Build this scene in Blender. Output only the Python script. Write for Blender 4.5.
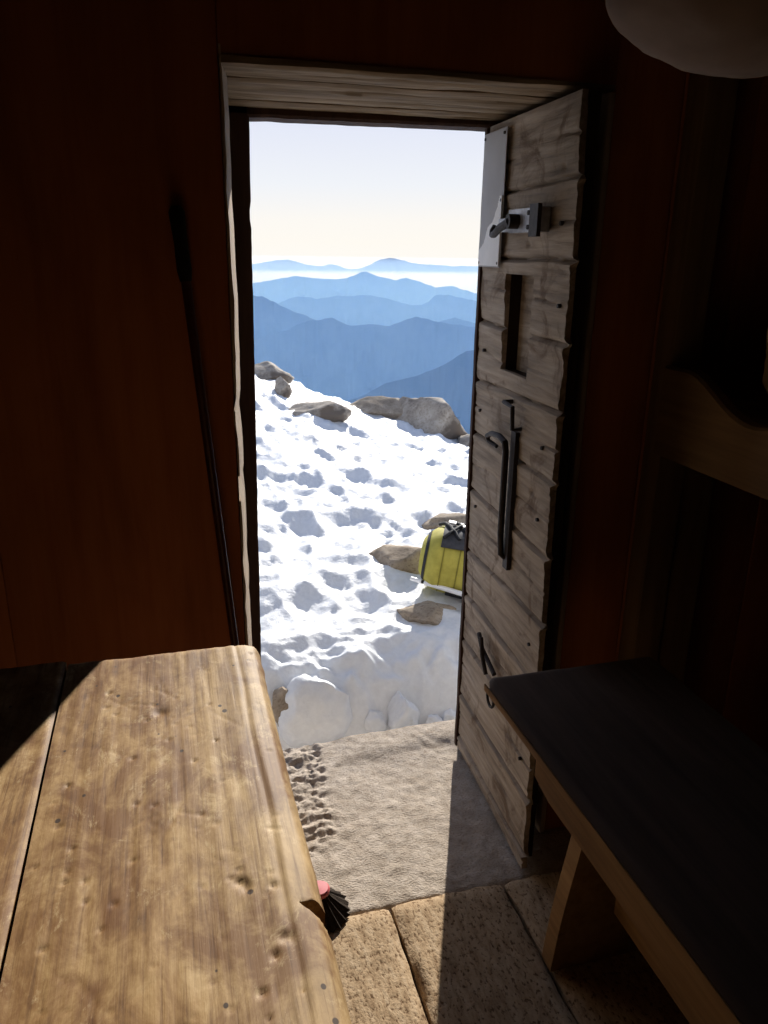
import bpy, bmesh, math, random
from math import sin, cos, tan, pi, radians, sqrt, atan2, exp
from mathutils import Vector, Matrix, noise

for o in list(bpy.data.objects):
    bpy.data.objects.remove(o)
S = bpy.context.scene
COL = S.collection

# ------------------------------------------------------------------ camera
EYE = Vector((0.0, 0.0, 1.5))
FPX, HOR, ROLL, YAW = 780.0, 252.0, radians(0.87), radians(15.7)
pit = math.atan((512 - HOR) / FPX)
fw = Vector((sin(YAW) * cos(pit), cos(YAW) * cos(pit), -sin(pit)))
rt0 = Vector((cos(YAW), -sin(YAW), 0))
up0 = rt0.cross(fw)
rt = rt0 * cos(ROLL) + up0 * sin(ROLL)
up = rt.cross(fw)
cd = bpy.data.cameras.new('camera')
cam = bpy.data.objects.new('camera', cd)
COL.objects.link(cam)
M = Matrix((rt, up, -fw)).transposed().to_4x4()
M.translation = EYE
cam.matrix_world = M
cd.sensor_fit = 'VERTICAL'
cd.sensor_height = 24.0
cd.lens = 24.0 * FPX / 1024.0
cd.clip_start = 0.02
cd.clip_end = 200000
S.camera = cam

# ------------------------------------------------------------------ colour, world, sun
S.view_settings.view_transform = 'Standard'
S.view_settings.look = 'None'
S.view_settings.gamma = 1.0
S.view_settings.exposure = 0.0
S.view_settings.use_curve_mapping = False
S.cycles.use_denoising = True
S.cycles.max_bounces = 10
S.cycles.diffuse_bounces = 7
S.cycles.volume_bounces = 0
S.cycles.sample_clamp_indirect = 4.0

SUN_AZ, SUN_EL = radians(22.5), radians(23.5)
SUN_STRENGTH = 7.6
sd = bpy.data.lights.new('sun', 'SUN')
sd.energy = SUN_STRENGTH
sd.angle = radians(0.55)
sd.color = (1.0, 0.95, 0.87)
sun = bpy.data.objects.new('sun', sd)
COL.objects.link(sun)
sun_dir = Vector((sin(SUN_AZ) * cos(SUN_EL), cos(SUN_AZ) * cos(SUN_EL), sin(SUN_EL)))
sun.rotation_euler = sun_dir.to_track_quat('Z', 'Y').to_euler()
sun.location = (2, 4, 6)

world = bpy.data.worlds.new('sky')
S.world = world
world.use_nodes = True
nt = world.node_tree
nt.nodes.clear()
wo = nt.nodes.new('ShaderNodeOutputWorld')
bg = nt.nodes.new('ShaderNodeBackground')
tc = nt.nodes.new('ShaderNodeTexCoord')
sx = nt.nodes.new('ShaderNodeSeparateXYZ')
rp = nt.nodes.new('ShaderNodeValToRGB')
nt.links.new(tc.outputs['Generated'], sx.inputs[0])
nt.links.new(sx.outputs['Z'], rp.inputs[0])
nt.links.new(rp.outputs[0], bg.inputs[0])
nt.links.new(bg.outputs[0], wo.inputs[0])
el = rp.color_ramp.elements
el[0].position, el[0].color = 0.0, (1.0, 0.965, 0.90, 1)
el[1].position, el[1].color = 1.0, (0.24, 0.32, 0.52, 1)
for p, c in ((0.012, (1.0, 0.96, 0.89)), (0.035, (0.98, 0.95, 0.90)), (0.075, (0.88, 0.905, 0.95)), (0.15, (0.76, 0.80, 0.94)), (0.40, (0.46, 0.56, 0.80))):
    e = el.new(p)
    e.color = (*c, 1)
bg.inputs[1].default_value = 1.0

# ------------------------------------------------------------------ materials
def new_mat(name, rough=0.8, spec=0.2, metal=0.0):
    m = bpy.data.materials.new(name)
    m.use_nodes = True
    b = m.node_tree.nodes['Principled BSDF']
    b.inputs['Roughness'].default_value = rough
    b.inputs['Specular IOR Level'].default_value = spec
    b.inputs['Metallic'].default_value = metal
    return m, m.node_tree, b

def node(t, kind, **kw):
    n = t.nodes.new(kind)
    for k, v in kw.items():
        setattr(n, k, v)
    return n

def ramp(t, fac, stops):
    r = node(t, 'ShaderNodeValToRGB')
    e = r.color_ramp.elements
    e[0].position, e[0].color = stops[0][0], (*stops[0][1], 1)
    e[1].position, e[1].color = stops[-1][0], (*stops[-1][1], 1)
    for p, c in stops[1:-1]:
        q = e.new(p)
        q.color = (*c, 1)
    t.links.new(fac, r.inputs[0])
    return r.outputs[0]

def coords(t, scale, coord='Object'):
    a = node(t, 'ShaderNodeTexCoord')
    mp = node(t, 'ShaderNodeMapping')
    mp.inputs['Scale'].default_value = scale
    t.links.new(a.outputs[coord], mp.inputs[0])
    return mp.outputs[0]

def noise_tex(t, vec, scale, detail=5, rough=0.6, dist=0.0):
    n = node(t, 'ShaderNodeTexNoise')
    n.inputs['Scale'].default_value = scale
    n.inputs['Detail'].default_value = detail
    n.inputs['Roughness'].default_value = rough
    n.inputs['Distortion'].default_value = dist
    t.links.new(vec, n.inputs['Vector'])
    return n.outputs[0]

def mix(t, fac, a, b, mode='MIX'):
    n = node(t, 'ShaderNodeMix', data_type='RGBA', blend_type=mode)
    for sock, v in ((n.inputs[0], fac), (n.inputs[6], a), (n.inputs[7], b)):
        if hasattr(v, 'is_output'):
            t.links.new(v, sock)
        else:
            sock.default_value = v if isinstance(v, float) else (*v, 1)
    return n.outputs[2]

def bump(t, b, h, strength, dist=0.01):
    n = node(t, 'ShaderNodeBump')
    n.inputs['Strength'].default_value = strength
    n.inputs['Distance'].default_value = dist
    t.links.new(h, n.inputs['Height'])
    t.links.new(n.outputs[0], b.inputs['Normal'])

def wood(name, dark, mid, light, axis, grain=70.0, stain=None, rough=0.75, bmp=0.35, spec=0.15, knots=0.0):
    m, t, b = new_mat(name, rough, spec)
    sc = [1.0, 1.0, 1.0]
    sc[axis] = 0.05
    v = coords(t, sc)
    fine = noise_tex(t, v, grain, 6, 0.65, 0.3)
    broad = noise_tex(t, coords(t, [1 if i != axis else .3 for i in range(3)]), 7.0, 4, 0.6, 0.6)
    c = ramp(t, fine, [(0.30, dark), (0.5, mid), (0.72, light)])
    c2 = ramp(t, broad, [(0.30, tuple(x * .55 for x in mid)), (0.55, mid), (0.75, light)])
    c = mix(t, 0.5, c, c2)
    if stain:
        s = noise_tex(t, coords(t, [1, 1, 1]), 9.0, 6, 0.65, 0.8)
        sf = ramp(t, s, [(0.52, (0, 0, 0)), (0.66, (1, 1, 1))])
        c = mix(t, sf, c, stain)
    if knots:
        vo = node(t, 'ShaderNodeTexVoronoi')
        vo.inputs['Scale'].default_value = knots
        t.links.new(coords(t, [1 if i != axis else .45 for i in range(3)]), vo.inputs['Vector'])
        kf = ramp(t, vo.outputs['Distance'], [(0.05, (1, 1, 1)), (0.13, (0, 0, 0))])
        c = mix(t, kf, c, tuple(x * .25 for x in dark))
    t.links.new(c, b.inputs['Base Color'])
    bump(t, b, fine, bmp, 0.004)
    return m

def flat(name, col, rough=0.6, spec=0.3, metal=0.0, vary=0.25, scale=30, bmp=0.1):
    m, t, b = new_mat(name, rough, spec, metal)
    n = noise_tex(t, coords(t, [1, 1, 1]), scale, 4)
    lo = tuple(max(0, x * (1 - vary)) for x in col)
    hi = tuple(min(1, x * (1 + vary)) for x in col)
    t.links.new(ramp(t, n, [(0.3, lo), (0.7, hi)]), b.inputs['Base Color'])
    bump(t, b, n, bmp, 0.004)
    return m

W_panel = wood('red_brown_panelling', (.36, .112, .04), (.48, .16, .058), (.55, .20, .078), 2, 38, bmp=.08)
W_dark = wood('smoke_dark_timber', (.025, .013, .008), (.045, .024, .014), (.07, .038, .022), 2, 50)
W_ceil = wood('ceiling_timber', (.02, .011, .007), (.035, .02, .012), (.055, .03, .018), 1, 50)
W_grey_x = wood('weathered_grey_beam', (.06, .04, .025), (.29, .21, .13), (.56, .43, .29), 0, 60, bmp=.6)
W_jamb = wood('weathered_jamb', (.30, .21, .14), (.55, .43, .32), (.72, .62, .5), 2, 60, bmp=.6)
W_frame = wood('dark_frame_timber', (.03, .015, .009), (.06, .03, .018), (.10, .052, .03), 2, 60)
W_leaf = wood('weathered_door_plank', (.10, .075, .054), (.38, .305, .23), (.64, .54, .43), 1, 60, stain=(.17, .115, .075), bmp=1.0)
W_leafback = wood('door_backing', (.02, .012, .009), (.035, .021, .014), (.05, .03, .02), 2, 50)
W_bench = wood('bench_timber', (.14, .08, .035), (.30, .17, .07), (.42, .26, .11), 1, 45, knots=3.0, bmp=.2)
W_benchtop = wood('bench_top_dark', (.045, .028, .02), (.09, .06, .045), (.13, .09, .068), 1, 45, bmp=.3)  # seat top toned darker than the bench's front edge
W_bunk = wood('bunk_timber', (.13, .075, .035), (.25, .15, .07), (.33, .21, .1), 1, 35, bmp=.2)
W_bunkv = wood('bunk_post_timber', (.13, .08, .04), (.25, .16, .085), (.33, .22, .12), 2, 35, bmp=.2)

def table_material():
    m, t, b = new_mat('worn_table_timber', 0.62, 0.25)
    fine = noise_tex(t, coords(t, [1, .035, 1]), 260, 5, 0.65, 0.1)
    streak = noise_tex(t, coords(t, [1, .07, 1]), 62, 4, 0.6, 0.3)
    mid = noise_tex(t, coords(t, [1, .5, 1]), 30, 7, 0.72, 0.4)
    big = noise_tex(t, coords(t, [1, .65, 1]), 13, 7, 0.70, 0.5)
    saw = noise_tex(t, coords(t, [.05, 1, 1]), 420, 2, 0.5)
    c = ramp(t, mid, [(0.30, (.15, .075, .026)), (0.44, (.29, .172, .072)), (0.57, (.44, .30, .155)), (0.72, (.58, .44, .275))])
    c = mix(t, 0.85, c, ramp(t, streak, [(0.30, (.62, .52, .40)), (0.5, (1, 1, 1)), (0.7, (1.0, 1.0, 1.0))]), 'MULTIPLY')
    # paler, greyer wear towards the doorway side of the board
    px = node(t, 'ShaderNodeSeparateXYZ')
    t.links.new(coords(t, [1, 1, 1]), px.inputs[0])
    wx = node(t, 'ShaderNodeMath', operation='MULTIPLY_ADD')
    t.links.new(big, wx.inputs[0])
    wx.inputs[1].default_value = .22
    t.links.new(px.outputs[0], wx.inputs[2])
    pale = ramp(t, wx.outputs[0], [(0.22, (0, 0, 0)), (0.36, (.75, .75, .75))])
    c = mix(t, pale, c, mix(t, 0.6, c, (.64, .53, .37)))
    # brown soaked-in stains
    st = ramp(t, big, [(0.45, (0, 0, 0)), (0.58, (.95, .95, .95))])
    c = mix(t, st, c, mix(t, 0.8, c, (.155, .062, .014)))
    # scuffed pale patches
    bl = noise_tex(t, coords(t, [1, .55, 1]), 22, 8, 0.8, 0.5)
    bf = ramp(t, bl, [(0.57, (0, 0, 0)), (0.64, (.8, .8, .8))])
    c = mix(t, bf, c, mix(t, 0.6, c, (.70, .58, .40)))
    c = mix(t, 0.9, c, ramp(t, fine, [(0.30, (.50, .42, .33)), (0.47, (.97, .96, .95)), (0.7, (1, 1, 1))]), 'MULTIPLY')
    c = mix(t, 0.12, c, ramp(t, saw, [(0.40, (.78, .74, .68)), (0.55, (1, 1, 1))]), 'MULTIPLY')
    c = mix(t, 1.0, c, (1.0, .915, .74), 'MULTIPLY')
    # small dark worm holes and nicks
    vo = node(t, 'ShaderNodeTexVoronoi')
    vo.inputs['Scale'].default_value = 42
    t.links.new(coords(t, [1, .8, .2]), vo.inputs['Vector'])
    sx_ = node(t, 'ShaderNodeSeparateColor')
    t.links.new(vo.outputs['Color'], sx_.inputs[0])
    thr = node(t, 'ShaderNodeMath', operation='MULTIPLY_ADD')
    t.links.new(sx_.outputs[0], thr.inputs[0])
    thr.inputs[1].default_value = -.20
    thr.inputs[2].default_value = .06
    sz = node(t, 'ShaderNodeMath', operation='ADD')
    t.links.new(thr.outputs[0], sz.inputs[0])
    t.links.new(vo.outputs['Distance'], sz.inputs[1])
    kf = ramp(t, sz.outputs[0], [(0.0, (1, 1, 1)), (0.025, (0, 0, 0))])
    c = mix(t, kf, c, (.05, .025, .012))
    t.links.new(c, b.inputs['Base Color'])
    bump(t, b, fine, 0.2, 0.002)
    return m
W_table = table_material()

def floor_material():
    m, t, b = new_mat('trodden_floor_plank', 0.9, 0.1)
    g = noise_tex(t, coords(t, [1, .3, 1]), 55, 5, 0.7, .3)
    s = noise_tex(t, coords(t, [1, .6, 1]), 130, 3, 0.6)
    c = ramp(t, g, [(0.32, (.26, .17, .095)), (0.5, (.43, .305, .185)), (0.7, (.53, .40, .265))])
    sp = ramp(t, s, [(0.36, (.22, .15, .1)), (0.45, (1, 1, 1))])
    c = mix(t, 0.8, c, sp, 'MULTIPLY')
    t.links.new(c, b.inputs['Base Color'])
    bump(t, b, s, 0.5, 0.006)
    return m
W_floor = floor_material()

def stone_material(name, dark, mid, light, sc=22.0, bmp=.6, lichen=None):
    m, t, b = new_mat(name, 0.9, 0.15)
    g = noise_tex(t, coords(t, [1, 1, 1]), sc, 8, 0.68)
    f = noise_tex(t, coords(t, [1, 1.6, 1]), sc * 7, 3, 0.6)
    c = ramp(t, g, [(0.3, dark), (0.5, mid), (0.7, light)])
    sp = ramp(t, f, [(0.34, (.55, .5, .46)), (0.48, (1, 1, 1))])
    c = mix(t, 0.7, c, sp, 'MULTIPLY')
    if lichen:
        l = noise_tex(t, coords(t, [1, 1, 1]), sc * .3, 5, 0.6)
        c = mix(t, ramp(t, l, [(0.52, (0, 0, 0)), (0.6, (1, 1, 1))]), c, lichen)
    t.links.new(c, b.inputs['Base Color'])
    bump(t, b, f, bmp, 0.006)
    return m
R_slab = stone_material('threshold_stone', (.35, .285, .22), (.47, .395, .32), (.57, .49, .41))
R_wall = stone_material('hut_masonry', (.26, .25, .24), (.40, .39, .38), (.52, .51, .5), 8, .5)
R_rock = stone_material('pale_granite', (.24, .20, .165), (.40, .35, .29), (.55, .49, .42), 6, .5, (.16, .13, .105))
R_brown = stone_material('brown_rock', (.21, .165, .12), (.35, .285, .215), (.47, .40, .32), 9, .5)

def snow_material(name='snow', tint=True):
    m, t, b = new_mat(name, 0.55, 0.3)
    n = noise_tex(t, coords(t, [1, 1, 1]), 40, 5, 0.6)
    c = ramp(t, n, [(0.3, (.70, .715, .735)), (0.7, (.78, .795, .81))])
    if tint:
        d = noise_tex(t, coords(t, [.6, .35, 1]), 1.7, 5, 0.6, .4)
        c = mix(t, ramp(t, d, [(0.60, (0, 0, 0)), (0.72, (.4, .4, .4))]), c, (.62, .54, .42))
    t.links.new(c, b.inputs['Base Color'])
    b.inputs['Subsurface Weight'].default_value = 0.0
    b.inputs['Subsurface Radius'].default_value = (0.02, 0.02, 0.02)
    b.inputs['Subsurface Scale'].default_value = 1.0
    bump(t, b, n, 0.35, 0.012)
    return m
SNOW = snow_material()
SNOW_BLOCK = snow_material('packed_snow', False)

def mountain_material():
    m, t, b = new_mat('forested_mountain', 1.0, 0.0)
    n = noise_tex(t, coords(t, [.004, .004, .004]), 1.0, 6, 0.6)
    t.links.new(ramp(t, n, [(0.35, (.035, .05, .06)), (0.65, (.07, .085, .09))]), b.inputs['Base Color'])
    return m
MOUNT = mountain_material()

IRON = flat('rusty_iron', (.035, .026, .023), .6, .3, .2, .4, 60, .2)
STEEL = flat('galvanised_steel', (.36, .36, .38), .5, .5, .6, .3, 60, .15)
ZINC = flat('zinc_sheet', (.42, .41, .41), .6, .3, .0, .08, 8, .05)
PATCH = flat('white_sheet_patch', (.85, .84, .82), .5, .3, 0, .05, 20, .05)
YEL = flat('yellow_green_fabric', (.43, .385, .08), .75, .2, 0, .15, 25, .3)
YELD = flat('olive_piping', (.22, .20, .04), .75, .2, 0, .2, 25, .3)
BLK = flat('black_webbing', (.018, .018, .02), .7, .3, 0, .3, 60, .2)
GREYF = flat('dark_grey_fabric', (.06, .06, .065), .8, .2, 0, .3, 40, .3)
BUCK = flat('pale_buckle', (.7, .7, .68), .3, .5, 0, .1, 40, .05)
WHT = flat('white_shaft', (.85, .86, .88), .3, .5, 0, .05, 40, .02)
PINK = flat('pink_red_plastic', (.62, .13, .14), .4, .4, 0, .12, 40, .05)
BRIS = flat('dark_bristles', (.035, .025, .018), .9, .1, 0, .5, 200, .6)
POLE = flat('dark_red_shaft', (.075, .016, .014), .35, .5, 0, .2, 40, .05)
GRIP = flat('black_grip', (.015, .013, .012), .6, .3, 0, .3, 60, .2)
STANDIN = flat('grey_brown_standin', (.24, .18, .145), .95, .05, 0, .15, 9, .3)  # colour of the made-up shape at the upper right
BLANK = flat('tan_blanket', (.30, .20, .10), .95, .05, 0, .25, 12, .3)

# ------------------------------------------------------------------ builders
def nz(x, y=0.0, z=0.0):
    return noise.noise(Vector((x, y, z)))

def fbm(x, y, z, oct=4, lac=2.0, gain=.5):
    a, s = 1.0, 0.0
    for i in range(oct):
        s += a * nz(x, y, z)
        x, y, z, a = x * lac + 11.3, y * lac + 5.7, z * lac + 3.1, a * gain
    return s

class MB:
    def __init__(self):
        self.v, self.f, self.mi = [], [], []
    def quadgrid(self, pts, closed=False, cap=False):
        """pts: rows of points; joins neighbours; closed wraps each row"""
        n, base = len(pts[0]), len(self.v)
        for r in pts:
            self.v += [tuple(p) for p in r]
        for i in range(len(pts) - 1):
            for j in range(n if closed else n - 1):
                k = (j + 1) % n
                self.f.append((base + i * n + j, base + i * n + k, base + (i + 1) * n + k, base + (i + 1) * n + j))
        if cap:
            self.f.append(tuple(base + j for j in range(n))[::-1])
            self.f.append(tuple(base + (len(pts) - 1) * n + j for j in range(n)))
        return self
    def board(self, axis, a0, a1, b0, b1, c0, c1, r=.003, n=2, jit=0.0, seed=0.0, k=3):
        """rounded-edge board along an axis; the other two axes follow in x,y,z order"""
        r = min(r, (b1 - b0) * .45, (c1 - c0) * .45)
        rows = []
        for i in range(n):
            a = a0 + (a1 - a0) * i / (n - 1)
            ring = []
            for q, (bc, cc) in enumerate(((b1 - r, c1 - r), (b0 + r, c1 - r), (b0 + r, c0 + r), (b1 - r, c0 + r))):
                jb = jit * nz(a * 9 + seed * 7.1, q * 3.7, seed) + jit * .5 * nz(a * 31 + seed, q * 5.1, 2)
                jc = jit * .6 * nz(a * 9 + seed * 3.3, q * 2.9, seed + 9)
                for s in range(k + 1):
                    an = q * pi / 2 + s / k * pi / 2
                    b, c = bc + r * cos(an) + jb, cc + r * sin(an) + jc
                    ring.append({0: (a, b, c), 1: (b, a, c), 2: (b, c, a)}[axis])
            rows.append(ring)
        return self.quadgrid(rows, True, True)
    def tube(self, path, rad, n=8, cap=True):
        P = [Vector(p) for p in path]
        R = rad if isinstance(rad, (list, tuple)) else [rad] * len(P)
        rows, prev = [], None
        for i, p in enumerate(P):
            t = (P[min(i + 1, len(P) - 1)] - P[max(i - 1, 0)]).normalized()
            if prev is None:
                a = t.orthogonal().normalized()
            else:
                a = (prev - t * prev.dot(t)).normalized()
            prev = a
            b = t.cross(a)
            rows.append([p + a * (R[i] * cos(2 * pi * j / n)) + b * (R[i] * sin(2 * pi * j / n)) for j in range(n)])
        return self.quadgrid(rows, True, cap)
    def lathe(self, prof, c=(0, 0, 0), n=24, fn=None):
        rows = []
        for r, z in prof:
            row = []
            for j in range(n):
                a = 2 * pi * j / n
                rr = r * (fn(a, z) if fn else 1)
                row.append((c[0] + rr * cos(a), c[1] + rr * sin(a), c[2] + z))
            rows.append(row)
        return self.quadgrid(rows, True, True)
    def slab(self, us, vs, top, bot, mask=None):
        nu, nv = len(us), len(vs)
        idx = {}
        def vid(i, j, s):
            k = (i, j, s)
            if k not in idx:
                idx[k] = len(self.v)
                self.v.append(tuple((top if s == 0 else bot)(us[i], vs[j])))
            return idx[k]
        ok = lambda i, j: 0 <= i < nu - 1 and 0 <= j < nv - 1 and (mask is None or mask((us[i] + us[i + 1]) / 2, (vs[j] + vs[j + 1]) / 2))
        for i in range(nu - 1):
            for j in range(nv - 1):
                if not ok(i, j):
                    continue
                q = [(i, j), (i + 1, j), (i + 1, j + 1), (i, j + 1)]
                self.f.append(tuple(vid(*p, 0) for p in q))
                self.f.append(tuple(vid(*p, 1) for p in q[::-1]))
                for e, (di, dj) in enumerate(((0, -1), (1, 0), (0, 1), (-1, 0))):
                    if not ok(i + di, j + dj):
                        p, s = q[e], q[(e + 1) % 4]
                        self.f.append((vid(*p, 0), vid(*p, 1), vid(*s, 1), vid(*s, 0)))
        return self
    def build(self, name, mat, parent=None, loc=None, smooth=35):
        off = Vector((0, 0, 0))
        if parent is not None:
            p = parent
            while p is not None:
                off += p.location
                p = p.parent
        pos = Vector(loc) if loc is not None else off.copy()
        me = bpy.data.meshes.new(name)
        me.from_pydata([tuple(Vector(q) - pos) for q in self.v], [], self.f)
        bm = bmesh.new()
        bm.from_mesh(me)
        bmesh.ops.recalc_face_normals(bm, faces=bm.faces)
        bm.to_mesh(me)
        bm.free()
        me.materials.append(mat)
        if smooth:
            me.polygons.foreach_set('use_smooth', [True] * len(me.polygons))
            me.set_sharp_from_angle(angle=radians(smooth))
        o = bpy.data.objects.new(name, me)
        COL.objects.link(o)
        if parent is not None:
            o.parent = parent
            o.location = pos - off
        else:
            o.location = pos
        return o

def tag(o, label, cat, group=None, kind=None):
    o['label'], o['category'] = label, cat
    if group:
        o['group'] = group
    if kind:
        o['kind'] = kind
    return o

def empty(name, loc, label, cat, group=None, kind=None):
    o = bpy.data.objects.new(name, None)
    o.empty_display_size = .1
    o.location = loc
    COL.objects.link(o)
    return tag(o, label, cat, group, kind)

def lin(a, b, n):
    return [a + (b - a) * i / (n - 1) for i in range(n)]

# ------------------------------------------------------------------ room shell
YI, YO = 1.57, 1.98           # inner and outer plane of the thick door wall
XL, XR, YB, ZC = -1.75, 1.95, -1.5, 2.25
XJ, XK, ZS = 0.133, 0.900, 1.81   # door recess: left side, right side, soffit

# front wall: vertical boards either side of the recess and above it
wb = MB()
x = XL - .1
k = 0
rnd = random.Random(4)
while x < XJ - .02:
    w = .36 + .08 * rnd.random()
    x1 = min(x + w, XJ - .006)
    if XJ - x1 < .2:
        x1 = XJ - .006
    wb.board(2, 0, ZC + .1, x + .0005, x1 - .0005, YI, YI + .03, .002, 14, .0008, k)
    x = x1
    k += 1
x = XK + .012
while x < XR:
    w = .14 + .05 * rnd.random()
    x1 = x + w
    wb.board(2, 0, ZC + .1, x + .001, x1 - .001, YI, YI + .03, .004, 14, .0012, k)
    x = x1
    k += 1
wb.board(2, ZS + .014, ZC + .1, XJ - .006, XK + .012, YI, YI + .03, .003)
tag(wb.build('wall_front', W_panel), 'dark red-brown boarded wall around the open doorway', 'wall', kind='structure')

wb = MB()
wb.board(2, -.3, ZC + .3, XL - .1, XJ - .008, YI + .032, YO + .05, .004)     # masonry core
wb.board(2, -.3, ZC + .3, XK + .014, XR + .1, YI + .032, YO + .05, .004)
wb.board(2, ZS + .06, ZC + .3, XJ - .008, XK + .014, YI + .032, YO + .05, .004)
tag(wb.build('wall_outside', R_wall), 'grey stone masonry of the hut around the doorway', 'wall', kind='structure')

def plain_wall(name, axis_boards, label, mat):
    return tag(axis_boards.build(name, mat), label, 'wall', kind='structure')
m = MB()
for i in range(18):
    y0 = YB + i * .172
    m.board(2, 0, ZC, XL - .04, XL, y0, y0 + .170, .004)
m.board(2, -.3, ZC + .3, XL - .2, XL - .041, YB - .2, YI + .2, .004)
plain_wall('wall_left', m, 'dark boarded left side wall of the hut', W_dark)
m = MB()
for i in range(18):
    y0 = YB + i * .172
    m.board(2, 0, ZC, XR, XR + .04, y0, y0 + .170, .004)
m.board(2, -.3, ZC + .3, XR + .041, XR + .2, YB - .2, YI + .2, .004)
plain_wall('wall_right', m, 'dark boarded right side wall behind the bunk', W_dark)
m = MB()
for i in range(22):
    x0 = XL + i * .17
    m.board(2, 0, ZC, x0, x0 + .168, YB - .04, YB, .004)
m.board(2, -.3, ZC + .3, XL - .2, XR + .2, YB - .2, YB - .041, .004)
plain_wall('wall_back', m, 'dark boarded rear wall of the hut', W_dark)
m = MB()
for i in range(22):
    x0 = XL - .03 + i * .17
    m.board(1, YB - .1, YI + .02, x0, x0 + .168, ZC, ZC + .04, .004)
m.board(1, YB - .2, YO + .3, XL - .2, XR + .2, ZC + .041, ZC + .3, .004)
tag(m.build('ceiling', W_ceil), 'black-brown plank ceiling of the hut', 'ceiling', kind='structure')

# floor planks run towards the door
m = MB()
seams = [-1.80, -1.45, -1.10, -.78, -.45, -.14, .135, .432, .728, 1.03, 1.36, 1.68, 2.0]
for i in range(len(seams) - 1):
    e = YI - .02 if (seams[i] < .05 or seams[i] > .9) else 1.43 + .006 * nz(i * 3.1)
    n = 90
    us, vs = lin(seams[i] + .0045, seams[i + 1] - .0045, 22), lin(YB, e, 160)
    wd = seams[i + 1] - seams[i]
    def top(u, v, a=seams[i], b=seams[i + 1], e=e, i=i):
        d = min(u - a, b - u)
        ed = .010 * exp(-((d - .004) / .010) ** 2) * (1 + .7 * nz(v * 14, i * 5.1)) + .008 * exp(-((e - v) / .012) ** 2)
        ju = .0075 * nz(v * 12, i * 3.3, 1) * (1 if u - a < .02 or b - u < .02 else 0)
        return (u + ju, v + (.006 * nz(u * 25, i, 3) if v > e - .01 else 0), .002 * fbm(u * 30, v * 14, i, 3) - ed)
    m.slab(us, vs, top, lambda u, v: (u, v, -.05))
m.board(1, YB - .1, YI, XL - .1, XR + .1, -.25, -.051, .004)
tag(m.build('floor', W_floor, smooth=50), 'rough worn floor planks running up to the stone threshold', 'floor', kind='structure')

# recess lining and lintel
m = MB()
rows = []
for i in range(70):
    z = -.02 + (ZS + .05) * i / 69
    j = .005 * nz(z * 6, 1.3) + .003 * nz(z * 23, 4.4) - (.006 if abs(z - 1.18) < .015 or abs(z - 1.04) < .01 else 0)
    rows.append([(XJ + j, YI - .004 + .003 * nz(z * 11), z), (XJ + .0175 + j * .6, YI + .10, z), (XJ + .036, YO - .012, z),
                 (XJ - .005, YO - .012, z), (XJ - .005, YI - .004, z)])
m.quadgrid(rows, True, True)
tag(m.build('trim_1', W_jamb), 'ragged pale left edge board of the door recess', 'door trim', kind='structure')
m = MB()
for i, (y0, y1, dz) in enumerate(((YI - .004, YI + .10, 0), (YI + .102, YI + .235, -.004), (YI + .237, YI + .34, .002), (YI + .342, YO, -.003))):
    us, vs = lin(XJ - .005, XK + .008, 90), lin(y0, y1, 14)
    def low(u, v, y0=y0, y1=y1, dz=dz, i=i):
        s = .006 * (u - .46)
        crack = .006 * max(0, 1 - abs((v - y0) / (y1 - y0) - .5 - .25 * nz(u * 3, i * 4.0)) * 9)
        return (u, v + .002 * nz(u * 16, i), ZS + dz + s + .0035 * fbm(u * 5, v * 60, i, 3) + crack + .004 * exp(-((min(v - y0, y1 - v)) / .006) ** 2))
    m.slab(us, vs, low, lambda u, v: (u, v, ZS + .0135 + (.036 if v > YI + .04 else 0)))
tag(m.build('trim_2', W_grey_x, smooth=50), 'weathered grey lintel boards over the doorway', 'lintel', kind='structure')
m = MB()
m.board(2, 0.0, ZS, XK - .004, XK + .010, YI - .006, YI + .05, .003, 20, .002, 3)
m.board(2, 0.0, ZS, XK - .002, XK + .012, YI + .052, YO, .003, 20, .002, 5)
tag(m.build('trim_3', W_jamb), 'dim upright edge board behind the open door leaf', 'door trim', kind='structure')

# stone threshold
TX0, TX1, TY0, TY1 = -.25, 1.30, 1.425, 2.13
def stone_z(x, y):
    z = .004 * fbm(x * 5, y * 5, 0, 4) + .0025 * fbm(x * 40, y * 30, 4, 3) - .012
    # raised block at the far edge
    e = 1 / (1 + exp(-(x - .46) / .015)) / (1 + exp(-(y - 2.02 - .05 * nz(x * 6, 2)) / .014))
    z += .014 * e
    # broken, lumpy stone by the left edge of the walkway
    l = 1 / (1 + exp(-(.385 - .09 * (2.02 - y) - x + .02 * nz(y * 14)) / .006)) / (1 + exp(-(y - 1.66) / .02))
    wx, wy = x + .02 * nz(x * 12, y * 12, 5), y + .02 * nz(x * 12, y * 12, 8)
    d = noise.voronoi(Vector((wx * 10, wy * 17, .3)))[0]
    z += l * (.009 * min(1, (d[1] - d[0]) * 2.5) - .010 + .0055 * (1 - abs(fbm(wx * 22, wy * 30, 1, 4)) * 2) + .005 * fbm(x * 70, y * 70, 1, 2))
    z -= .012 * exp(-((y - TY0) / .012) ** 2)
    return z
m = MB()
m.slab([TX0 + (TX1 - TX0) * i / 250 for i in range(251)], lin(TY0, TY1, 150), lambda u, v: (u, v, stone_z(u, v)), lambda u, v: (u, v, -.2))
tag(m.build('threshold_stone', R_slab, smooth=60), 'rough grey stone slab of the threshold in the doorway', 'doorstep', kind='structure')

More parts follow.
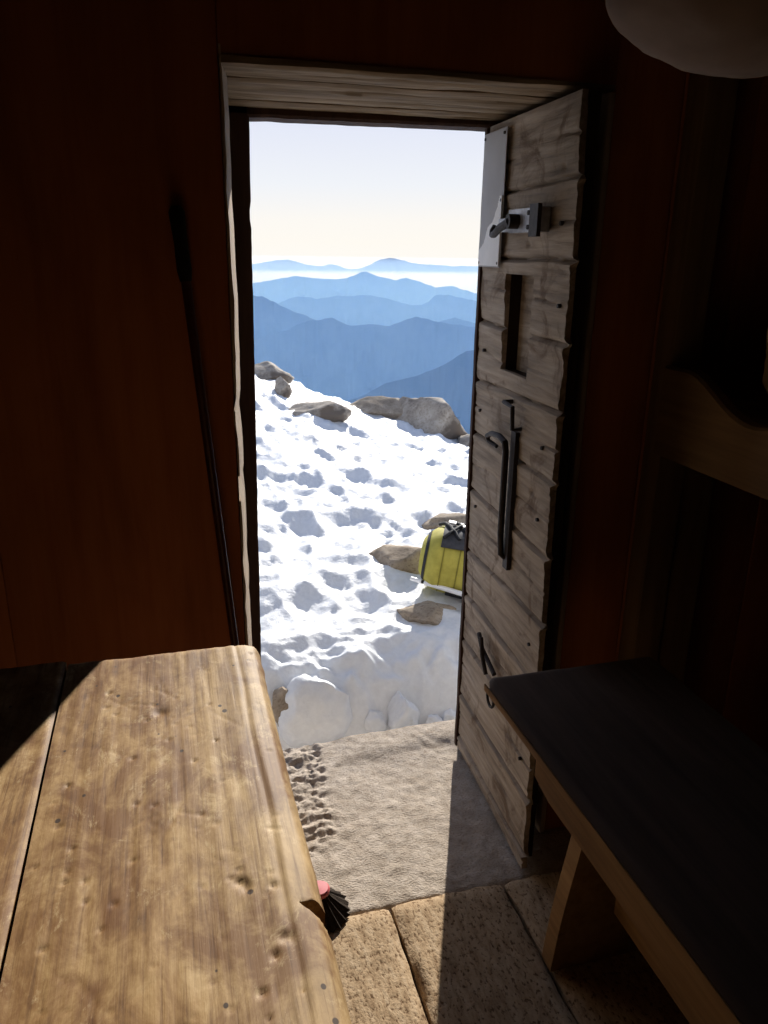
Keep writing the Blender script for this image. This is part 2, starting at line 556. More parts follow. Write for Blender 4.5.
# ------------------------------------------------------------------ outside: snow and rocks
def crest_z(x):
    return .42 - (x - .82) * .363 if x > -1 else 1.08 + (-1 - x) * .1
def cups(x, y, f):
    """melt hollows: smooth bowls meeting in ridges"""
    d = noise.voronoi(Vector((x * f + .35 * nz(x * f * .6, y * f * .6), y * f * .9, f)))[0]
    return min(1.0, d[0] * 1.25) ** 2
def terrain(x, y, fine=True):
    b0 = 2.40 + .05 * nz(x * 3.1, .7) + .03 * nz(x * 9, 2.2)
    t = y - b0
    s = max(0.0, (y - 2.65) / 4.85)
    c = crest_z(x)
    if y < 7.5:
        base = .03 * (1 - s) + c * s
    else:
        base = c - (y - 7.5) * .30 - (y - 7.5) ** 2 * .03
    if fine:
        a = max(0, min(1, (t - .08) / .2))
        far = min(1.0, y / 4.5)
        base += a * (.040 * fbm(x * .9, y * 1.5, 3, 3) * far
                     + (.040 * cups(x, y, 3.0) - .02) * far + (.040 * cups(x + 3, y, 5.6) - .02) * (.4 + .6 * far)
                     + (.018 * cups(x + 9, y, 9.5) - .01) * (.5 + .5 * far) + .014 * fbm(x * 7, y * 10, 2, 4))
    if t < .30:
        q = max(0.0, t / .30)
        f = 1 - (1 - q) ** 2.4
        base = -.27 + (base + .27) * f
        if fine:
            base += .045 * sin(pi * q) * (nz(x * 9, y * 9, 4) + .6 * nz(x * 22, y * 22, 1)) * (t > 0)
    return base
m = MB()
ang = [-62 + i * 3.0 for i in range(20)] + [-1 + i * .5 for i in range(9)] + [3.6 + i * .115 for i in range(216)] + [29 + i * 2.6 for i in range(14)]
yy = [2.16]
while yy[-1] < 11:
    yy.append(yy[-1] * (1.0030 if yy[-1] < 2.8 else 1.0062 if yy[-1] < 7.9 else 1.03))
rows = [[(tan(radians(a)) * y, y, terrain(tan(radians(a)) * y, y)) for a in ang] for y in yy]
m.quadgrid(rows)
tag(m.build('snow_field', SNOW, smooth=180), 'trampled white snow field sloping down to the right outside the door', 'snow', kind='stuff')

m = MB()
m.slab(lin(-14, 16, 31), lin(2.08, 11, 20), lambda u, v: (u, v, terrain(u, max(v, 2.5), False) - .45), lambda u, v: (u, v, -9))
tag(m.build('ground', R_brown), 'brown mountain ground under the snow', 'ground', kind='structure')

def rock_mesh(m, c, s, seed, rz=0.0, sub=4, rough=.28, facets=7):
    bm = bmesh.new()
    bmesh.ops.create_icosphere(bm, subdivisions=sub, radius=1)
    rn = random.Random(seed)
    planes = [(Vector((rn.uniform(-1, 1), rn.uniform(-1, 1), rn.uniform(-.3, 1))).normalized(), rn.uniform(.55, .85)) for _ in range(facets)]
    base = len(m.v)
    cr, sr = cos(rz), sin(rz)
    for v in bm.verts:
        p = v.co.copy()
        for n, d in planes:
            e = p.dot(n) - d
            if e > 0:
                p -= n * e * .9
        p *= 1 + rough * .5 * fbm(p.x * 1.5 + seed, p.y * 1.5, p.z * 1.5, 4) + .03 * fbm(p.x * 7, p.y * 7 + seed, p.z * 7, 3)
        q = Vector((p.x * s[0], p.y * s[1], p.z * s[2]))
        m.v.append((c[0] + q.x * cr - q.y * sr, c[1] + q.x * sr + q.y * cr, c[2] + q.z))
    m.f += [tuple(base + v.index for v in f.verts) for f in bm.faces]
    bm.free()
    return m

ROCKS = [
    ('rock', (.93, 7.40, .39), (.24, .22, .12), 3, .1, R_rock, 'flat pale rock on the snow crest beside the left door post'),
    ('rock', (.96, 6.75, .36), (.075, .10, .10), 8, .4, R_rock, 'small squarish stone below the leftmost crest rock'),
    ('rock', (1.16, 6.25, .25), (.30, .20, .12), 12, -.25, R_rock, 'long low grey slab half sunk in snow near the crest'),
    ('rock', (1.95, 7.3, .04), (.34, .28, .13), 21, -.2, R_brown, 'flat brown rock along the crest left of the big boulder'),
    ('boulder', (2.42, 7.05, -.08), (.40, .36, .36), 33, -.3, R_rock, 'largest cracked granite boulder on the crest'),
    ('rock', (2.72, 6.6, -.17), (.16, .18, .09), 41, .2, R_rock, 'small rock at the foot of the crest boulder beside the door leaf'),
    ('rock', (1.04, 3.38, .08), (.17, .15, .105), 55, -.2, R_brown, 'brown flat-topped rock in the snow behind the yellow backpack'),
    ('rock', (1.47, 3.85, .075), (.18, .13, .07), 61, .1, R_brown, 'tan flat stone in the snow above the yellow backpack'),
    ('rock', (1.00, 2.84, .035), (.15, .11, .05), 70, -.35, R_brown, 'low brown stone in the snow in front of the yellow backpack'),
    ('rock', (.33, 2.50, -.14), (.06, .07, .12), 83, .3, R_brown, 'brown rock in the snow bank beside the left door post'),
]
for nm, c, s, seed, rz, mt, lab in ROCKS:
    tag(rock_mesh(MB(), c, s, seed, rz).build(nm, mt, loc=(c[0], c[1], c[2] - s[2] * .6), smooth=40), lab, 'rock', 'rocks on the snow')

LUMPS = [
    ((.45, 2.50, -.125), (.15, .11, .155), 5, 'biggest rounded block of packed snow at the foot of the bank'),
    ((.775, 2.45, -.165), (.062, .055, .10), 9, 'upright jagged lump of snow right of the biggest block'),
    ((.885, 2.41, -.215), (.042, .04, .05), 14, 'small round snow lump left of the last one by the door leaf'),
    ((.955, 2.41, -.205), (.034, .035, .05), 19, 'small snow lump tucked against the door leaf'),
    ((.665, 2.46, -.185), (.05, .045, .06), 27, 'small snow lump between the biggest block and the jagged one'),
]
for c, s, seed, lab in LUMPS:
    tag(rock_mesh(MB(), c, s, seed, .3, 4, .35, 4).build('snow_lump', SNOW_BLOCK, loc=(c[0], c[1], c[2] - s[2] * .7), smooth=60), lab, 'snow lump', 'lumps of snow on the threshold')

# ------------------------------------------------------------------ mountains and haze
def unproject(px, py):
    return (rt * ((px - 384) / FPX) + up * (-(py - 512) / FPX) + fw)

def mountain(name, pts, D, foot, run, label, seed, ragged=1.0):
    prof = []
    for px, py in pts:
        d = unproject(px, py)
        prof.append((math.degrees(atan2(d.x, d.y)), d.z / sqrt(d.x ** 2 + d.y ** 2)))
    a0, a1 = prof[0][0], prof[-1][0]
    def tz(a):
        if a <= a0:
            return prof[0][1] + (.011 * nz((a - a0) * .16, seed) + .005 * nz((a - a0) * .6, seed + 3)) * min(1, (a0 - a) / 3)
        if a >= a1:
            return prof[-1][1] + (.011 * nz((a - a1) * .16, seed + 8) + .005 * nz((a - a1) * .6, seed + 5)) * min(1, (a - a1) / 3)
        for (b0, t0), (b1, t1) in zip(prof, prof[1:]):
            if b0 <= a <= b1:
                return t0 + (t1 - t0) * (a - b0) / (b1 - b0)
    A = [a0 - 45 + i * 1.5 for i in range(28)]
    A += [a0 - 3 + i * .06 for i in range(int((a1 - a0 + 6) / .06))]
    A += [a1 + 3 + i * 1.5 for i in range(30)]
    R = 26
    rows = []
    for i in range(R + 5):
        row = []
        for a in A:
            t = tz(a) + .0011 * ragged * fbm(a * 1.7, seed, 1.0, 5)
            top = t * D
            if i <= R:
                q = 1 - i / R                      # 1 at the foot, 0 on the crest
                spur = (fbm(a * .45, q * 5, seed, 4)) * run * .22 * sin(pi * min(1, q * 1.2)) ** .7 * (q > 0)
                d = D - run * q + spur
                z = top - (top - foot) * (q ** .85)
            else:
                q = (i - R) / 4
                d = D + run * q
                z = top - (top - foot) * q
            row.append((sin(radians(a)) * d, cos(radians(a)) * d, z + 1.5))
        rows.append(row)
    return tag(MB().quadgrid(rows).build(name, MOUNT, loc=(0, D, foot), smooth=60), label, 'mountain', 'mountain ridges in the haze', 'structure')

mountain('mountain', [(340, 404), (362, 396), (386, 383), (416, 376), (442, 366), (458, 356), (466, 351), (474, 350), (490, 338), (520, 330)], 4300, -2300, 1800,
         'nearest dark blue mountain flank rising beside the door leaf', 1.0, .6)
mountain('mountain', [(235, 346), (255, 339), (272, 334), (289, 329), (303, 322), (321, 319.5), (331, 317.5), (341, 322), (351, 326), (370, 324), (390, 326), (400, 322), (409, 318.5), (417, 316.5), (426, 319), (435, 321), (450, 324), (468, 326), (490, 330)], 7000, -2400, 2000,
         'broad blue mountain with two summits filling the middle of the view', 2.0)
mountain('mountain', [(232, 284), (245, 291), (253, 296), (262, 296), (272, 301), (283, 307), (295, 312), (305, 315), (316, 320), (330, 330), (360, 345)], 7800, -2400, 2000,
         'blue mountain shoulder descending from the left door post', 3.0)
mountain('mountain', [(400, 330), (430, 324), (445, 320), (455, 317.5), (463, 320), (474, 323), (500, 328)], 8600, -2400, 1500,
         'small pointed blue hill just left of the door leaf', 9.0)
mountain('mountain', [(240, 309), (260, 306), (279, 303), (288, 299), (299, 296.5), (308, 297), (318, 299), (328, 297), (338, 296), (350, 296), (364, 295), (372, 295.5), (380, 297), (392, 300), (403, 303), (412, 305), (422, 305), (430, 300), (435, 296), (441, 294), (448, 294.5), (460, 298), (474, 300), (500, 306)], 11500, -2400, 2500,
         'pale blue ridge with rounded tops, third range back', 4.0)
mountain('mountain', [(235, 286), (253, 283), (266, 281), (279, 278.5), (290, 277), (299, 276), (312, 278), (325, 279), (336, 279), (347, 278), (357, 274), (362, 272), (366, 271.5), (372, 274), (380, 276.5), (388, 278.5), (396, 280), (406, 278), (415, 280), (425, 284), (435, 287), (452, 286), (462, 289), (474, 293), (500, 296)], 15500, -2400, 3500,
         'pale ridge with one pointed summit below the farthest range', 5.0)
mountain('mountain', [(235, 268), (253, 264), (268, 261.5), (280, 260), (289, 259.5), (298, 262), (306, 264.5), (312, 265.5), (324, 266), (331, 264), (338, 265), (344, 268), (351, 269.5), (360, 268.5), (370, 265), (376, 261), (382, 259), (390, 258), (400, 259.5), (409, 262), (420, 264), (432, 264.5), (450, 266), (474, 266), (500, 268)], 23000, -2400, 3500,
         'farthest pale mountain range on the skyline', 6.0, .6)

def volume_box(name, x0, x1, y0, y1, z0, z1, col, dens, aniso, label):
    m, t, b = new_mat(name + '_air')
    t.nodes.remove(b)
    vs = node(t, 'ShaderNodeVolumeScatter')
    vs.inputs['Color'].default_value = (*col, 1)
    vs.inputs['Density'].default_value = dens
    vs.inputs['Anisotropy'].default_value = aniso
    t.links.new(vs.outputs[0], t.nodes['Material Output'].inputs['Volume'])
    mb = MB()
    mb.quadgrid([[(x0, y0, z), (x1, y0, z), (x1, y1, z), (x0, y1, z)] for z in (z0, z1)], True, True)
    return tag(mb.build(name, m, smooth=0), label, 'haze', kind='stuff')
volume_box('valley_haze', -30000, 40000, 700, 23600, -2600, -140, (.23, .45, 1.0), 1.2e-4, .18, 'blue morning haze lying between the mountain ridges')
volume_box('valley_mist', -30000, 40000, 15800, 19500, -2590, -430, (1, 1, .98), 1.4e-4, .45, 'white mist in front of the farthest mountain range')

volume_box('distant_haze', -29000, 39000, 15900, 22500, -2580, -145, (1, 1, 1), 2.2e-5, .3, 'pale haze veiling the farthest mountain range')

# ------------------------------------------------------------------ door: frame and open leaf
FY0, FY1 = 1.97, 2.04
dfr = empty('door_frame', (.5, 2.0, 0), 'dark timber door frame around the bright opening', 'door frame', kind='structure')
m = MB()
rows = []
for i in range(90):
    z = .0 + (ZS + .05) * i / 89
    xe = .2005 + .0225 * max(0, min(1, (z - .35) / 1.45)) + .0015 * nz(z * 7, 3) + .0012 * nz(z * 37, 1) - .003 * (1.553 < z < 1.60)
    rows.append([(xe, FY0 + .004, z), (xe + .003, FY1 - .01, z), (xe, FY1, z), (.10, FY1, z), (.10, FY0, z), (xe - .006, FY0, z)])
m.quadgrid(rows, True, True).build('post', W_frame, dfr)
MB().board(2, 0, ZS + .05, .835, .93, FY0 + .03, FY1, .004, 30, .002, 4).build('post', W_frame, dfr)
m = MB()
rows = []
for i in range(60):
    x = .10 + .83 * i / 59
    zb = 1.786 + .012 * (x - .2) + .002 * nz(x * 20, 4)
    rows.append([(x, FY0, zb + .006), (x, FY0 + .006, zb), (x, FY1, zb), (x, FY1, ZS + .1), (x, FY0, ZS + .1)])
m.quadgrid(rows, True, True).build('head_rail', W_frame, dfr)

HX, HY, FX, FY_ = .811, 1.975, .786, 1.445     # hinge and free edge of the leaf on plan
LEN = sqrt((HX - FX) ** 2 + (HY - FY_) ** 2)
DU = Vector((FX - HX, FY_ - HY, 0)) / LEN       # along the leaf from hinge to free edge
DN = Vector((DU.y, -DU.x, 0))                    # outward, towards the opening
if DN.x > 0:
    DN = -DN
def leaf(u, z, d=0.0):
    p = Vector((HX, HY, z)) + DU * u + DN * d
    return (p.x, p.y, p.z)
def uy(y):
    return (HY - y) / (HY - FY_) * LEN
door = empty('door_1', (HX, HY, 0), 'open weathered plank door leaf with a small window hole', 'door', kind='structure')
SE = [0.012, .055, .212, .387, .54, .69, .86, 1.03, 1.18, 1.327, 1.488, 1.637, 1.795]
H0, H1, HZ0, HZ1 = uy(1.805), uy(1.635), 1.228, 1.455
def seam_z(k, u):
    return SE[k] + .006 * nz(u * 4, k * 3.3) + (.012 * (u / LEN - .5) * ((k * 7) % 3 - 1) if 0 < k < 12 else 0)
def leaf_u(u, z):
    ue = u - (u / LEN) ** 3 * (.030 * max(0, min(1, (z - 1.62) / .17)) * .45 + .0165 * max(0, min(1, z / 1.0)))
    if u > LEN - .02:
        kk = sum(1 for q in SE[1:-1] if z > q)
        near = min(abs(z - q) for q in SE[1:-1])
        ue += .004 * nz(kk * 9.1, 2) + .010 * exp(-(near / .006) ** 2) + .003 * nz(z * 30, 5)
    return ue
def leaf_front(u, z):
    d = .0
    for k in range(1, 12):
        s = seam_z(k, u)
        e = z - s
        if abs(e) < .03:
            d -= .0125 * exp(-(e / .0042) ** 2)
            if e < 0:
                d += .006 * exp(-(-e / .02))        # upper lip of the lower board stands proud
    d += .0035 * fbm(u * 3, z * 16, 4, 3) + .0016 * fbm(u * 9, z * 90, 2, 2)
    kk = sum(1 for q in SE[1:-1] if z > q)
    crk = abs(z - (SE[kk] + SE[kk + 1]) / 2 - .02 * nz(u * 5, kk * 2.7)) if kk < 12 else 1
    d -= .008 * exp(-(crk / .003) ** 2) * max(0, nz(u * 4 + kk * 5.3, kk) + .25) * 2
    for kx, kz in ((.46, 1.665), (.42, .98), (.20, .63), (.36, .30), (.30, 1.52)):
        d -= .006 * exp(-(((u - kx) / .010) ** 2 + ((z - kz) / .008) ** 2))
    ue = leaf_u(u, z)
    p = leaf(ue, z, d)
    return p
us = sorted(set(lin(0, LEN, 80) + [H0, H1]))
vs = sorted(set(lin(SE[0], SE[-1], 420) + [HZ0, HZ1]))
m = MB()
m.slab(us, vs, leaf_front, lambda u, z: leaf(leaf_u(u, z), z, -.013), lambda u, z: not (H0 < u < H1 and HZ0 < z < HZ1))
planks = m.build('plank_panel', W_leaf, door, smooth=45)
m = MB()
for (u0, u1) in ((.0, H0 - .002), (H1 + .002, LEN - .006)):
    m.slab(lin(u0, min(u1, LEN - .034), 3), lin(SE[0], SE[-1], 3), lambda u, z: leaf(u, z, -.0135), lambda u, z: leaf(u, z, -.042))
for (z0, z1) in ((SE[0], HZ0 - .002), (HZ1 + .002, SE[-1])):
    m.slab(lin(H0 - .0015, H1 + .0015, 3), lin(z0, z1, 3), lambda u, z: leaf(u, z, -.0135), lambda u, z: leaf(u, z, -.042))
m.build('backing_board', W_leafback, door)
MB().slab(lin(-.018, -.002, 2), lin(SE[0], SE[-1], 40), lambda u, z: leaf(u, z, .006 + .002 * nz(z * 9)), lambda u, z: leaf(u, z, -.05)).build('hinge_stile', W_frame, door)
sh = MB().slab(lin(H0 - .03, H1 + .03, 8), lin(HZ0 - .03, HZ1 + .03, 12), lambda u, z: leaf(u, z, -.0425), lambda u, z: leaf(u, z, -.055)).build('window_shutter', W_leaf, door)
# sheet at the upper hinge corner
P0, P1, PZ0, PZ1 = .002, uy(1.822), 1.468, 1.776
sheet = MB().slab(lin(P0, P1, 12), lin(PZ0, PZ1, 20), lambda u, z: leaf(u, z, .013 + .0015 * fbm(u * 9, z * 9, 1, 2)), lambda u, z: leaf(u, z, .0105)).build('metal_sheet', ZINC, door)
sheet['label'] = 'grey sheet nailed over the top hinge corner'
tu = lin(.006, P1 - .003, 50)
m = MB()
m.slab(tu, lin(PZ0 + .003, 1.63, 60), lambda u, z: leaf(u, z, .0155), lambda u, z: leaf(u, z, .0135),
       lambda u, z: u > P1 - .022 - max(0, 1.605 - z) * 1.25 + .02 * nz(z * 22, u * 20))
m.build('white_patch', PATCH, sheet)  # paler white area, widening towards the sheet's lower edge
m = MB()
for u, z in ((.012, 1.765), (P1 - .012, 1.765), (P1 - .012, 1.478), (.012, 1.478), (P1 - .01, 1.62)):
    m.tube([leaf(u, z, .0125), leaf(u, z, .016)], .0035, 8)
m.build('nail_head', IRON, sheet)
# latch with a swivelling lever
L0, L1 = uy(1.80), uy(1.572)
m = MB()
m.slab(lin(L0 + .05, L1, 10), lin(1.545, 1.594, 6), lambda u, z: leaf(u, z, .024 + .0015 * nz(u * 50, z * 50)), lambda u, z: leaf(u, z, .002))
m.slab(lin(L0 - .03, L0 + .06, 8), lin(1.548, 1.578, 5), lambda u, z: leaf(u, z, .018), lambda u, z: leaf(u, z, .002))
plate = m.build('latch_plate', STEEL, door)
pv = (L0 + .105, 1.568)
m = MB()
m.tube([leaf(*pv, .02), leaf(*pv, .048)], .016, 12)
m.tube([leaf(pv[0], pv[1], .042), leaf(pv[0] - .05, pv[1] - .012, .046), leaf(pv[0] - .085, pv[1] - .026, .046), leaf(pv[0] - .105, pv[1] - .026, .043), leaf(pv[0] - .112, pv[1] - .016, .040), leaf(pv[0] - .106, pv[1] - .006, .038)],
       [.010, .009, .008, .0075, .007, .005], 10)
m.build('latch_lever', IRON, plate)
m = MB()
for du, dz in ((L1 - .015, 1.555), (L1 - .015, 1.584), (L1 - .06, 1.584), (L1 - .06, 1.555)):
    m.tube([leaf(du, dz, .023), leaf(du, dz, .028)], .005, 8)
m.build('rivet', IRON, plate)
m = MB()
m.slab(lin(L1 - .035, L1 + .008, 4), lin(1.535, 1.600, 4), lambda u, z: leaf(u, z, .034), lambda u, z: leaf(u, z, .025))
m.build('staple', IRON, plate)
# long iron pull and hook
pu = uy(1.668)
m = MB()
m.slab(lin(pu - .012, pu + .016, 4), lin(.75, 1.10, 14), lambda u, z: leaf(u, z, .012), lambda u, z: leaf(u, z, .001))
pull = m.build('pull_handle', IRON, door)
m = MB()
m.tube([leaf(pu - .005, .775, .010), leaf(pu - .008, .785, .020), leaf(pu - .010, .84, .023), leaf(pu - .011, .95, .023), leaf(pu - .012, 1.05, .023), leaf(pu - .018, 1.070, .024),
        leaf(pu - .05, 1.078, .026), leaf(pu - .10, 1.074, .027), leaf(pu - .135, 1.060, .026), leaf(pu - .138, 1.046, .020), leaf(pu - .10, 1.040, .012)],
       [.006, .0075, .008, .008, .008, .008, .0075, .007, .0065, .006, .005], 10)
m.build('hooked_rod', IRON, pull)
m = MB()
m.tube([leaf(pu - .035, 1.165, .004), leaf(pu - .035, 1.165, .026), leaf(pu + .02, 1.162, .026), leaf(pu + .022, 1.11, .024), leaf(pu + .022, 1.11, .002)], .0055, 8)
m.build('keeper', IRON, pull)
# crossed lower catch with a ring
cu = uy(1.755)
m = MB()
m.tube([leaf(cu - .065, .49, .010), leaf(cu - .02, .468, .016), leaf(cu + .075, .44, .014)], .0065, 8)
low = m.build('lower_catch', IRON, door)
m = MB()
m.tube([leaf(cu - .015, .505, .022), leaf(cu + .005, .46, .024), leaf(cu + .03, .415, .02)], .006, 8)
m.build('catch_pin', IRON, low)
m = MB()
ru, rz_ = uy(1.70), .355
m.tube([leaf(ru + .024 * cos(a), rz_ + .024 * sin(a), .012) for a in lin(0, 2 * pi, 25)], .004, 8, False)
m.tube([leaf(ru, rz_ + .024, .002), leaf(ru, rz_ + .026, .016), leaf(ru, rz_ + .032, .002)], .004, 8)
m.build('ring', IRON, low)
m = MB()
for u, z in ((LEN - .075, 1.095), (LEN - .07, .93), (LEN - .06, .62), (.05, 1.26), (.045, 1.10), (.05, .83), (LEN - .06, .30), (LEN - .05, 1.40), (LEN - .07, 1.56)):
    m.tube([leaf(u, z, -.002), leaf(u, z, .006)], .0045, 8)
m.build('nail', IRON, door)

# ------------------------------------------------------------------ table
TZ = .98
table = empty('table', (-.15, .3, 0), 'worn sunlit plank table top running away from the doorway', 'table')
rn = random.Random(11)
pits = [(rn.uniform(-.145, .085), rn.uniform(.30, .965), rn.uniform(.0010, .0021), rn.uniform(.5, 1.4)) for _ in range(95)]
pits += [(.060, .485, .0052, 1.0), (.050, .49 - .02, .0028, 1.5), (.035, .545, .004, 1.6), (.030, .552, .004, 1.0), (.058, .54, .003, 1.2),
         (-.020, .42, .0065, 1.1), (.036, .44, .003, 1), (-.035, .84, .006, 1.3)]
scr = [((rn.uniform(-.13, .06), rn.uniform(.35, .92)), rn.uniform(0, pi), rn.uniform(.01, .045), rn.uniform(.0006, .0016)) for _ in range(40)]
CELL = .02
buckets = {}
for p in pits:
    for ix in range(-1, 2):
        for iy in range(-1, 2):
            buckets.setdefault((int(math.floor(p[0] / CELL)) + ix, int(math.floor(p[1] / CELL)) + iy), []).append(p)
TR = .0985
def table_top(x, y):
    z = TZ + .0016 * fbm(x * 9, y * 4, 3, 3) + .0006 * fbm(x * 90, y * 7, 1, 2)
    for px, py, r, ec in buckets.get((int(math.floor(x / CELL)), int(math.floor(y / CELL))), ()):
        z -= .0026 * min(1, r / .0022) * exp(-(((x - px) / r) ** 2 + ((y - py) / (r * ec)) ** 2))
    for (c, a, l, w) in scr:
        dx, dy = x - c[0], y - c[1]
        if abs(dx) < l and abs(dy) < l:
            t_, n_ = dx * cos(a) + dy * sin(a), -dx * sin(a) + dy * cos(a)
            if abs(t_) < l:
                z -= .0008 * exp(-(n_ / w) ** 2) * (1 - abs(t_) / l)
    # worn, rounded right edge and a shallow groove beside it
    e = x - (.066 + .003 * nz(y * 7, 2))
    if e > 0:
        z -= .0035 * (e / .02) ** 1.6 + (.012 * ((e - .022) / .010) ** 2 if e > .022 else 0)
    z -= .0016 * exp(-(e / .003) ** 2)
    fe = y - (.976 + .004 * nz(x * 20, 7))
    if fe > 0:
        z -= .006 * (fe / .02) ** 2
    return z
def chip(y):
    """right limit of the board where a piece has split off the edge"""
    if .492 < y < .5185:
        return .0755 + (.5185 - y) * .9 + .0012 * nz(y * 300)
    return 9.0
yf = lambda x: .992 + .02 * (-x + .05) * .8
m = MB()
xs = lin(-.151, TR, 92)
ys = lin(-.35, .33, 40) + lin(.333, .99, 232)[0:]
def tt(x, y):
    q = y
    if y > .9:
        q = .9 + (y - .9) * (yf(x) - .9) / (.99 - .9)
    xx = x + (.0025 * nz(y * 8, 1.7) + .001 * nz(y * 40, 3) if x > .09 else 0)
    xx = min(xx, chip(q) + (x - TR) * .004)
    return (xx, q, table_top(min(x, xx + .002), q))
def tb(x, y):
    q = y
    if y > .9:
        q = .9 + (y - .9) * (yf(x) - .9) / (.99 - .9)
    return (min(x, chip(q) + (x - TR) * .004), q, TZ - .042)
m.slab(xs, ys, tt, tb)
m.build('top_plank', W_table, table, smooth=40)
m = MB()
def t2(x, y):
    q = y if y < .9 else .9 + (y - .9) * (yf(x) - .9) / .09
    e = max(0, (x + .160) / .006)
    return (x, q, TZ - .001 + .0016 * fbm(x * 9 + 5, y * 4, 3, 3) + .0006 * fbm(x * 90, y * 7, 4, 2) - .003 * e * e)
m.slab(lin(-.42, -.1545, 60), lin(-.35, .99, 200), t2, lambda x, y: (x, t2(x, y)[1], TZ - .042))
m.build('top_plank', W_table, table, smooth=40)
for yb in (-.15, .78):
    MB().board(0, -.40, .06, yb, yb + .07, TZ - .10, TZ - .0425, .004, 6).build('cross_batten', W_bench, table)
for lx in (-.38, .0):
    for ly in (-.145, .785):
        MB().board(2, 0, TZ - .1005, lx, lx + .055, ly, ly + .055, .005, 8, .001, lx + ly).build('leg', W_bench, table)

# ------------------------------------------------------------------ bench on the right
BZ = .65
bench = empty('bench', (.8, .6, 0), 'dark-topped wooden bench with warm front edge against the right side', 'bench')
m = MB()
def bt(x, y):
    z = BZ + .0015 * fbm(x * 8, y * 3, 2, 3)
    d = x - .604
    if d < .016:
        z -= .010 * ((.016 - d) / .016) ** 2
    if y > 1.325:
        z -= .006 * ((y - 1.325) / .02) ** 2
    r = 0
    if y > 1.315 and d < .03:
        r = .012 * ((y - 1.315) / .03) * (.03 - d) / .03
    return (x + r, y + .004 * nz(x * 9, 1), z)
m.slab(sorted(set(lin(.604, .64, 10) + lin(.64, 1.0, 24))), sorted(set(lin(-.35, 1.3, 60) + lin(1.3, 1.345, 8))), bt, lambda x, y: (bt(x, y)[0] + .004, bt(x, y)[1] - .003, BZ - .027))
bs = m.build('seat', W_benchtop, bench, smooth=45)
m = MB().board(1, -.34, 1.336, .6015, .6045, BZ - .0275, BZ - .012, .0012, 60, .0008, 2)
m.build('seat_edge', W_bench, bs)
m = MB()
rows = []
for i in range(50):
    y = -.33 + 1.43 * i / 49
    lo = BZ - .088 if y < 1.05 else BZ - .088 + (y - 1.05) * .30
    j = .001 * nz(y * 6)
    rows.append([(.608 + j, y, lo + .003), (.611, y, lo), (.637, y, lo), (.637, y, BZ - .0275), (.608 + j, y, BZ - .0275)])
m.quadgrid(rows, True, True).build('apron', W_bench, bench)
m = MB()
m.board(1, -.33, 1.12, .960, .985, BZ - .088, BZ - .0275, .003, 20, .001, 6).build('apron', W_bench, bench)
for ly in (1.10, -.1):
    m = MB()
    rows = []
    for i in range(18):
        z = (BZ - .0285) * i / 17
        q = 1 - i / 17
        x0, x1 = .752 - .028 * q + .004 * sin(q * 6), .945 + .01 * q
        rows.append([(x0, ly + .0 + .06 * q, z), (x1, ly + .06 * q, z), (x1, ly + .042 + .06 * q, z), (x0, ly + .042 + .06 * q, z)])
    m.quadgrid(rows, True, True).build('leg', W_bench, bench)
MB().board(1, -.06, 1.10, .82, .82, .20, .27, .004, 12, .001, 8).build('stretcher', W_bench, bench)

# ------------------------------------------------------------------ bunk on the right with bedding
bunk = empty('bunk_bed', (1.2, .8, 0), 'wooden bunk with a broad side rail in the dark right corner', 'bunk bed')
MB().board(2, 0, ZC - .005, 1.066, 1.140, 1.49, 1.555, .004, 30, .001, 2).build('post', W_bunkv, bunk)
MB().board(2, 0, 1.085, 1.142, 1.235, 1.50, 1.53, .004, 30, .001, 7).build('post_brace', W_bunkv, bunk)
m = MB()
rows = []
for i in range(110):
    y = -1.0 + 2.488 * i / 109
    top = 1.275
    d = 1.40 - y
    if 0 <= d < .55:
        top -= .075 * sin(pi * min(1, d / .40)) ** 1.5 if d < .40 else 0
    rows.append([(1.048, y, 1.078), (1.048, y, top - .006), (1.054, y, top), (1.076, y, top), (1.08, y, top - .006), (1.08, y, 1.078)])
m.quadgrid(rows, True, True).build('side_rail', W_bunk, bunk)
MB().board(1, -1.0, 1.488, 1.081, 1.90, 1.10, 1.125, .003, 6).build('bed_board', W_bunkv, bunk)
m = MB().board(1, -1.0, 1.45, 1.10, 1.88, 1.1255, 1.20, .03, 30, .006, 5, 5)
m.build('mattress', BLANK, bunk, smooth=60)
MB().board(2, 0, ZC - .005, 1.066, 1.140, -1.0, -.93, .004, 10, .001, 3).build('post', W_bunkv, bunk)

def bundle(name, c, s, seed, mat, label, cat, folds=.06):
    bm = bmesh.new()
    bmesh.ops.create_icosphere(bm, subdivisions=5, radius=1)
    mb = MB()
    for v in bm.verts:
        p = v.co.copy()
        pw = .8
        q = Vector([math.copysign(abs(a) ** pw, a) for a in p])
        w = 1 + folds * fbm(p.x * 2 + seed, p.y * 2, p.z * 3, 3) + folds * .5 * sin(p.z * 9 + 2 * nz(p.x * 2, p.y * 2, seed))
        mb.v.append((c[0] + q.x * s[0] * w, c[1] + q.y * s[1] * w, c[2] + q.z * s[2] * w))
    mb.f = [tuple(v.index for v in f.verts) for f in bm.faces]
    bm.free()
    return tag(mb.build(name, mat, loc=(c[0], c[1], c[2] - s[2]), smooth=180), label, cat)
bundle('blanket', (1.20, 1.10, 1.345), (.115, .22, .145), 4, BLANK, 'folded tan blanket heaped on the bunk at the right edge', 'blanket')
standin = bundle('lens_blur_standin', (.74, .97, 1.915), (.185, .16, .19), 9, STANDIN, 'made-up rounded grey-brown bundle standing in for a likely fingertip over the lens, upper right corner', 'stand-in', .03)  # made-up stand-in for a blurred shape, likely a fingertip over the lens
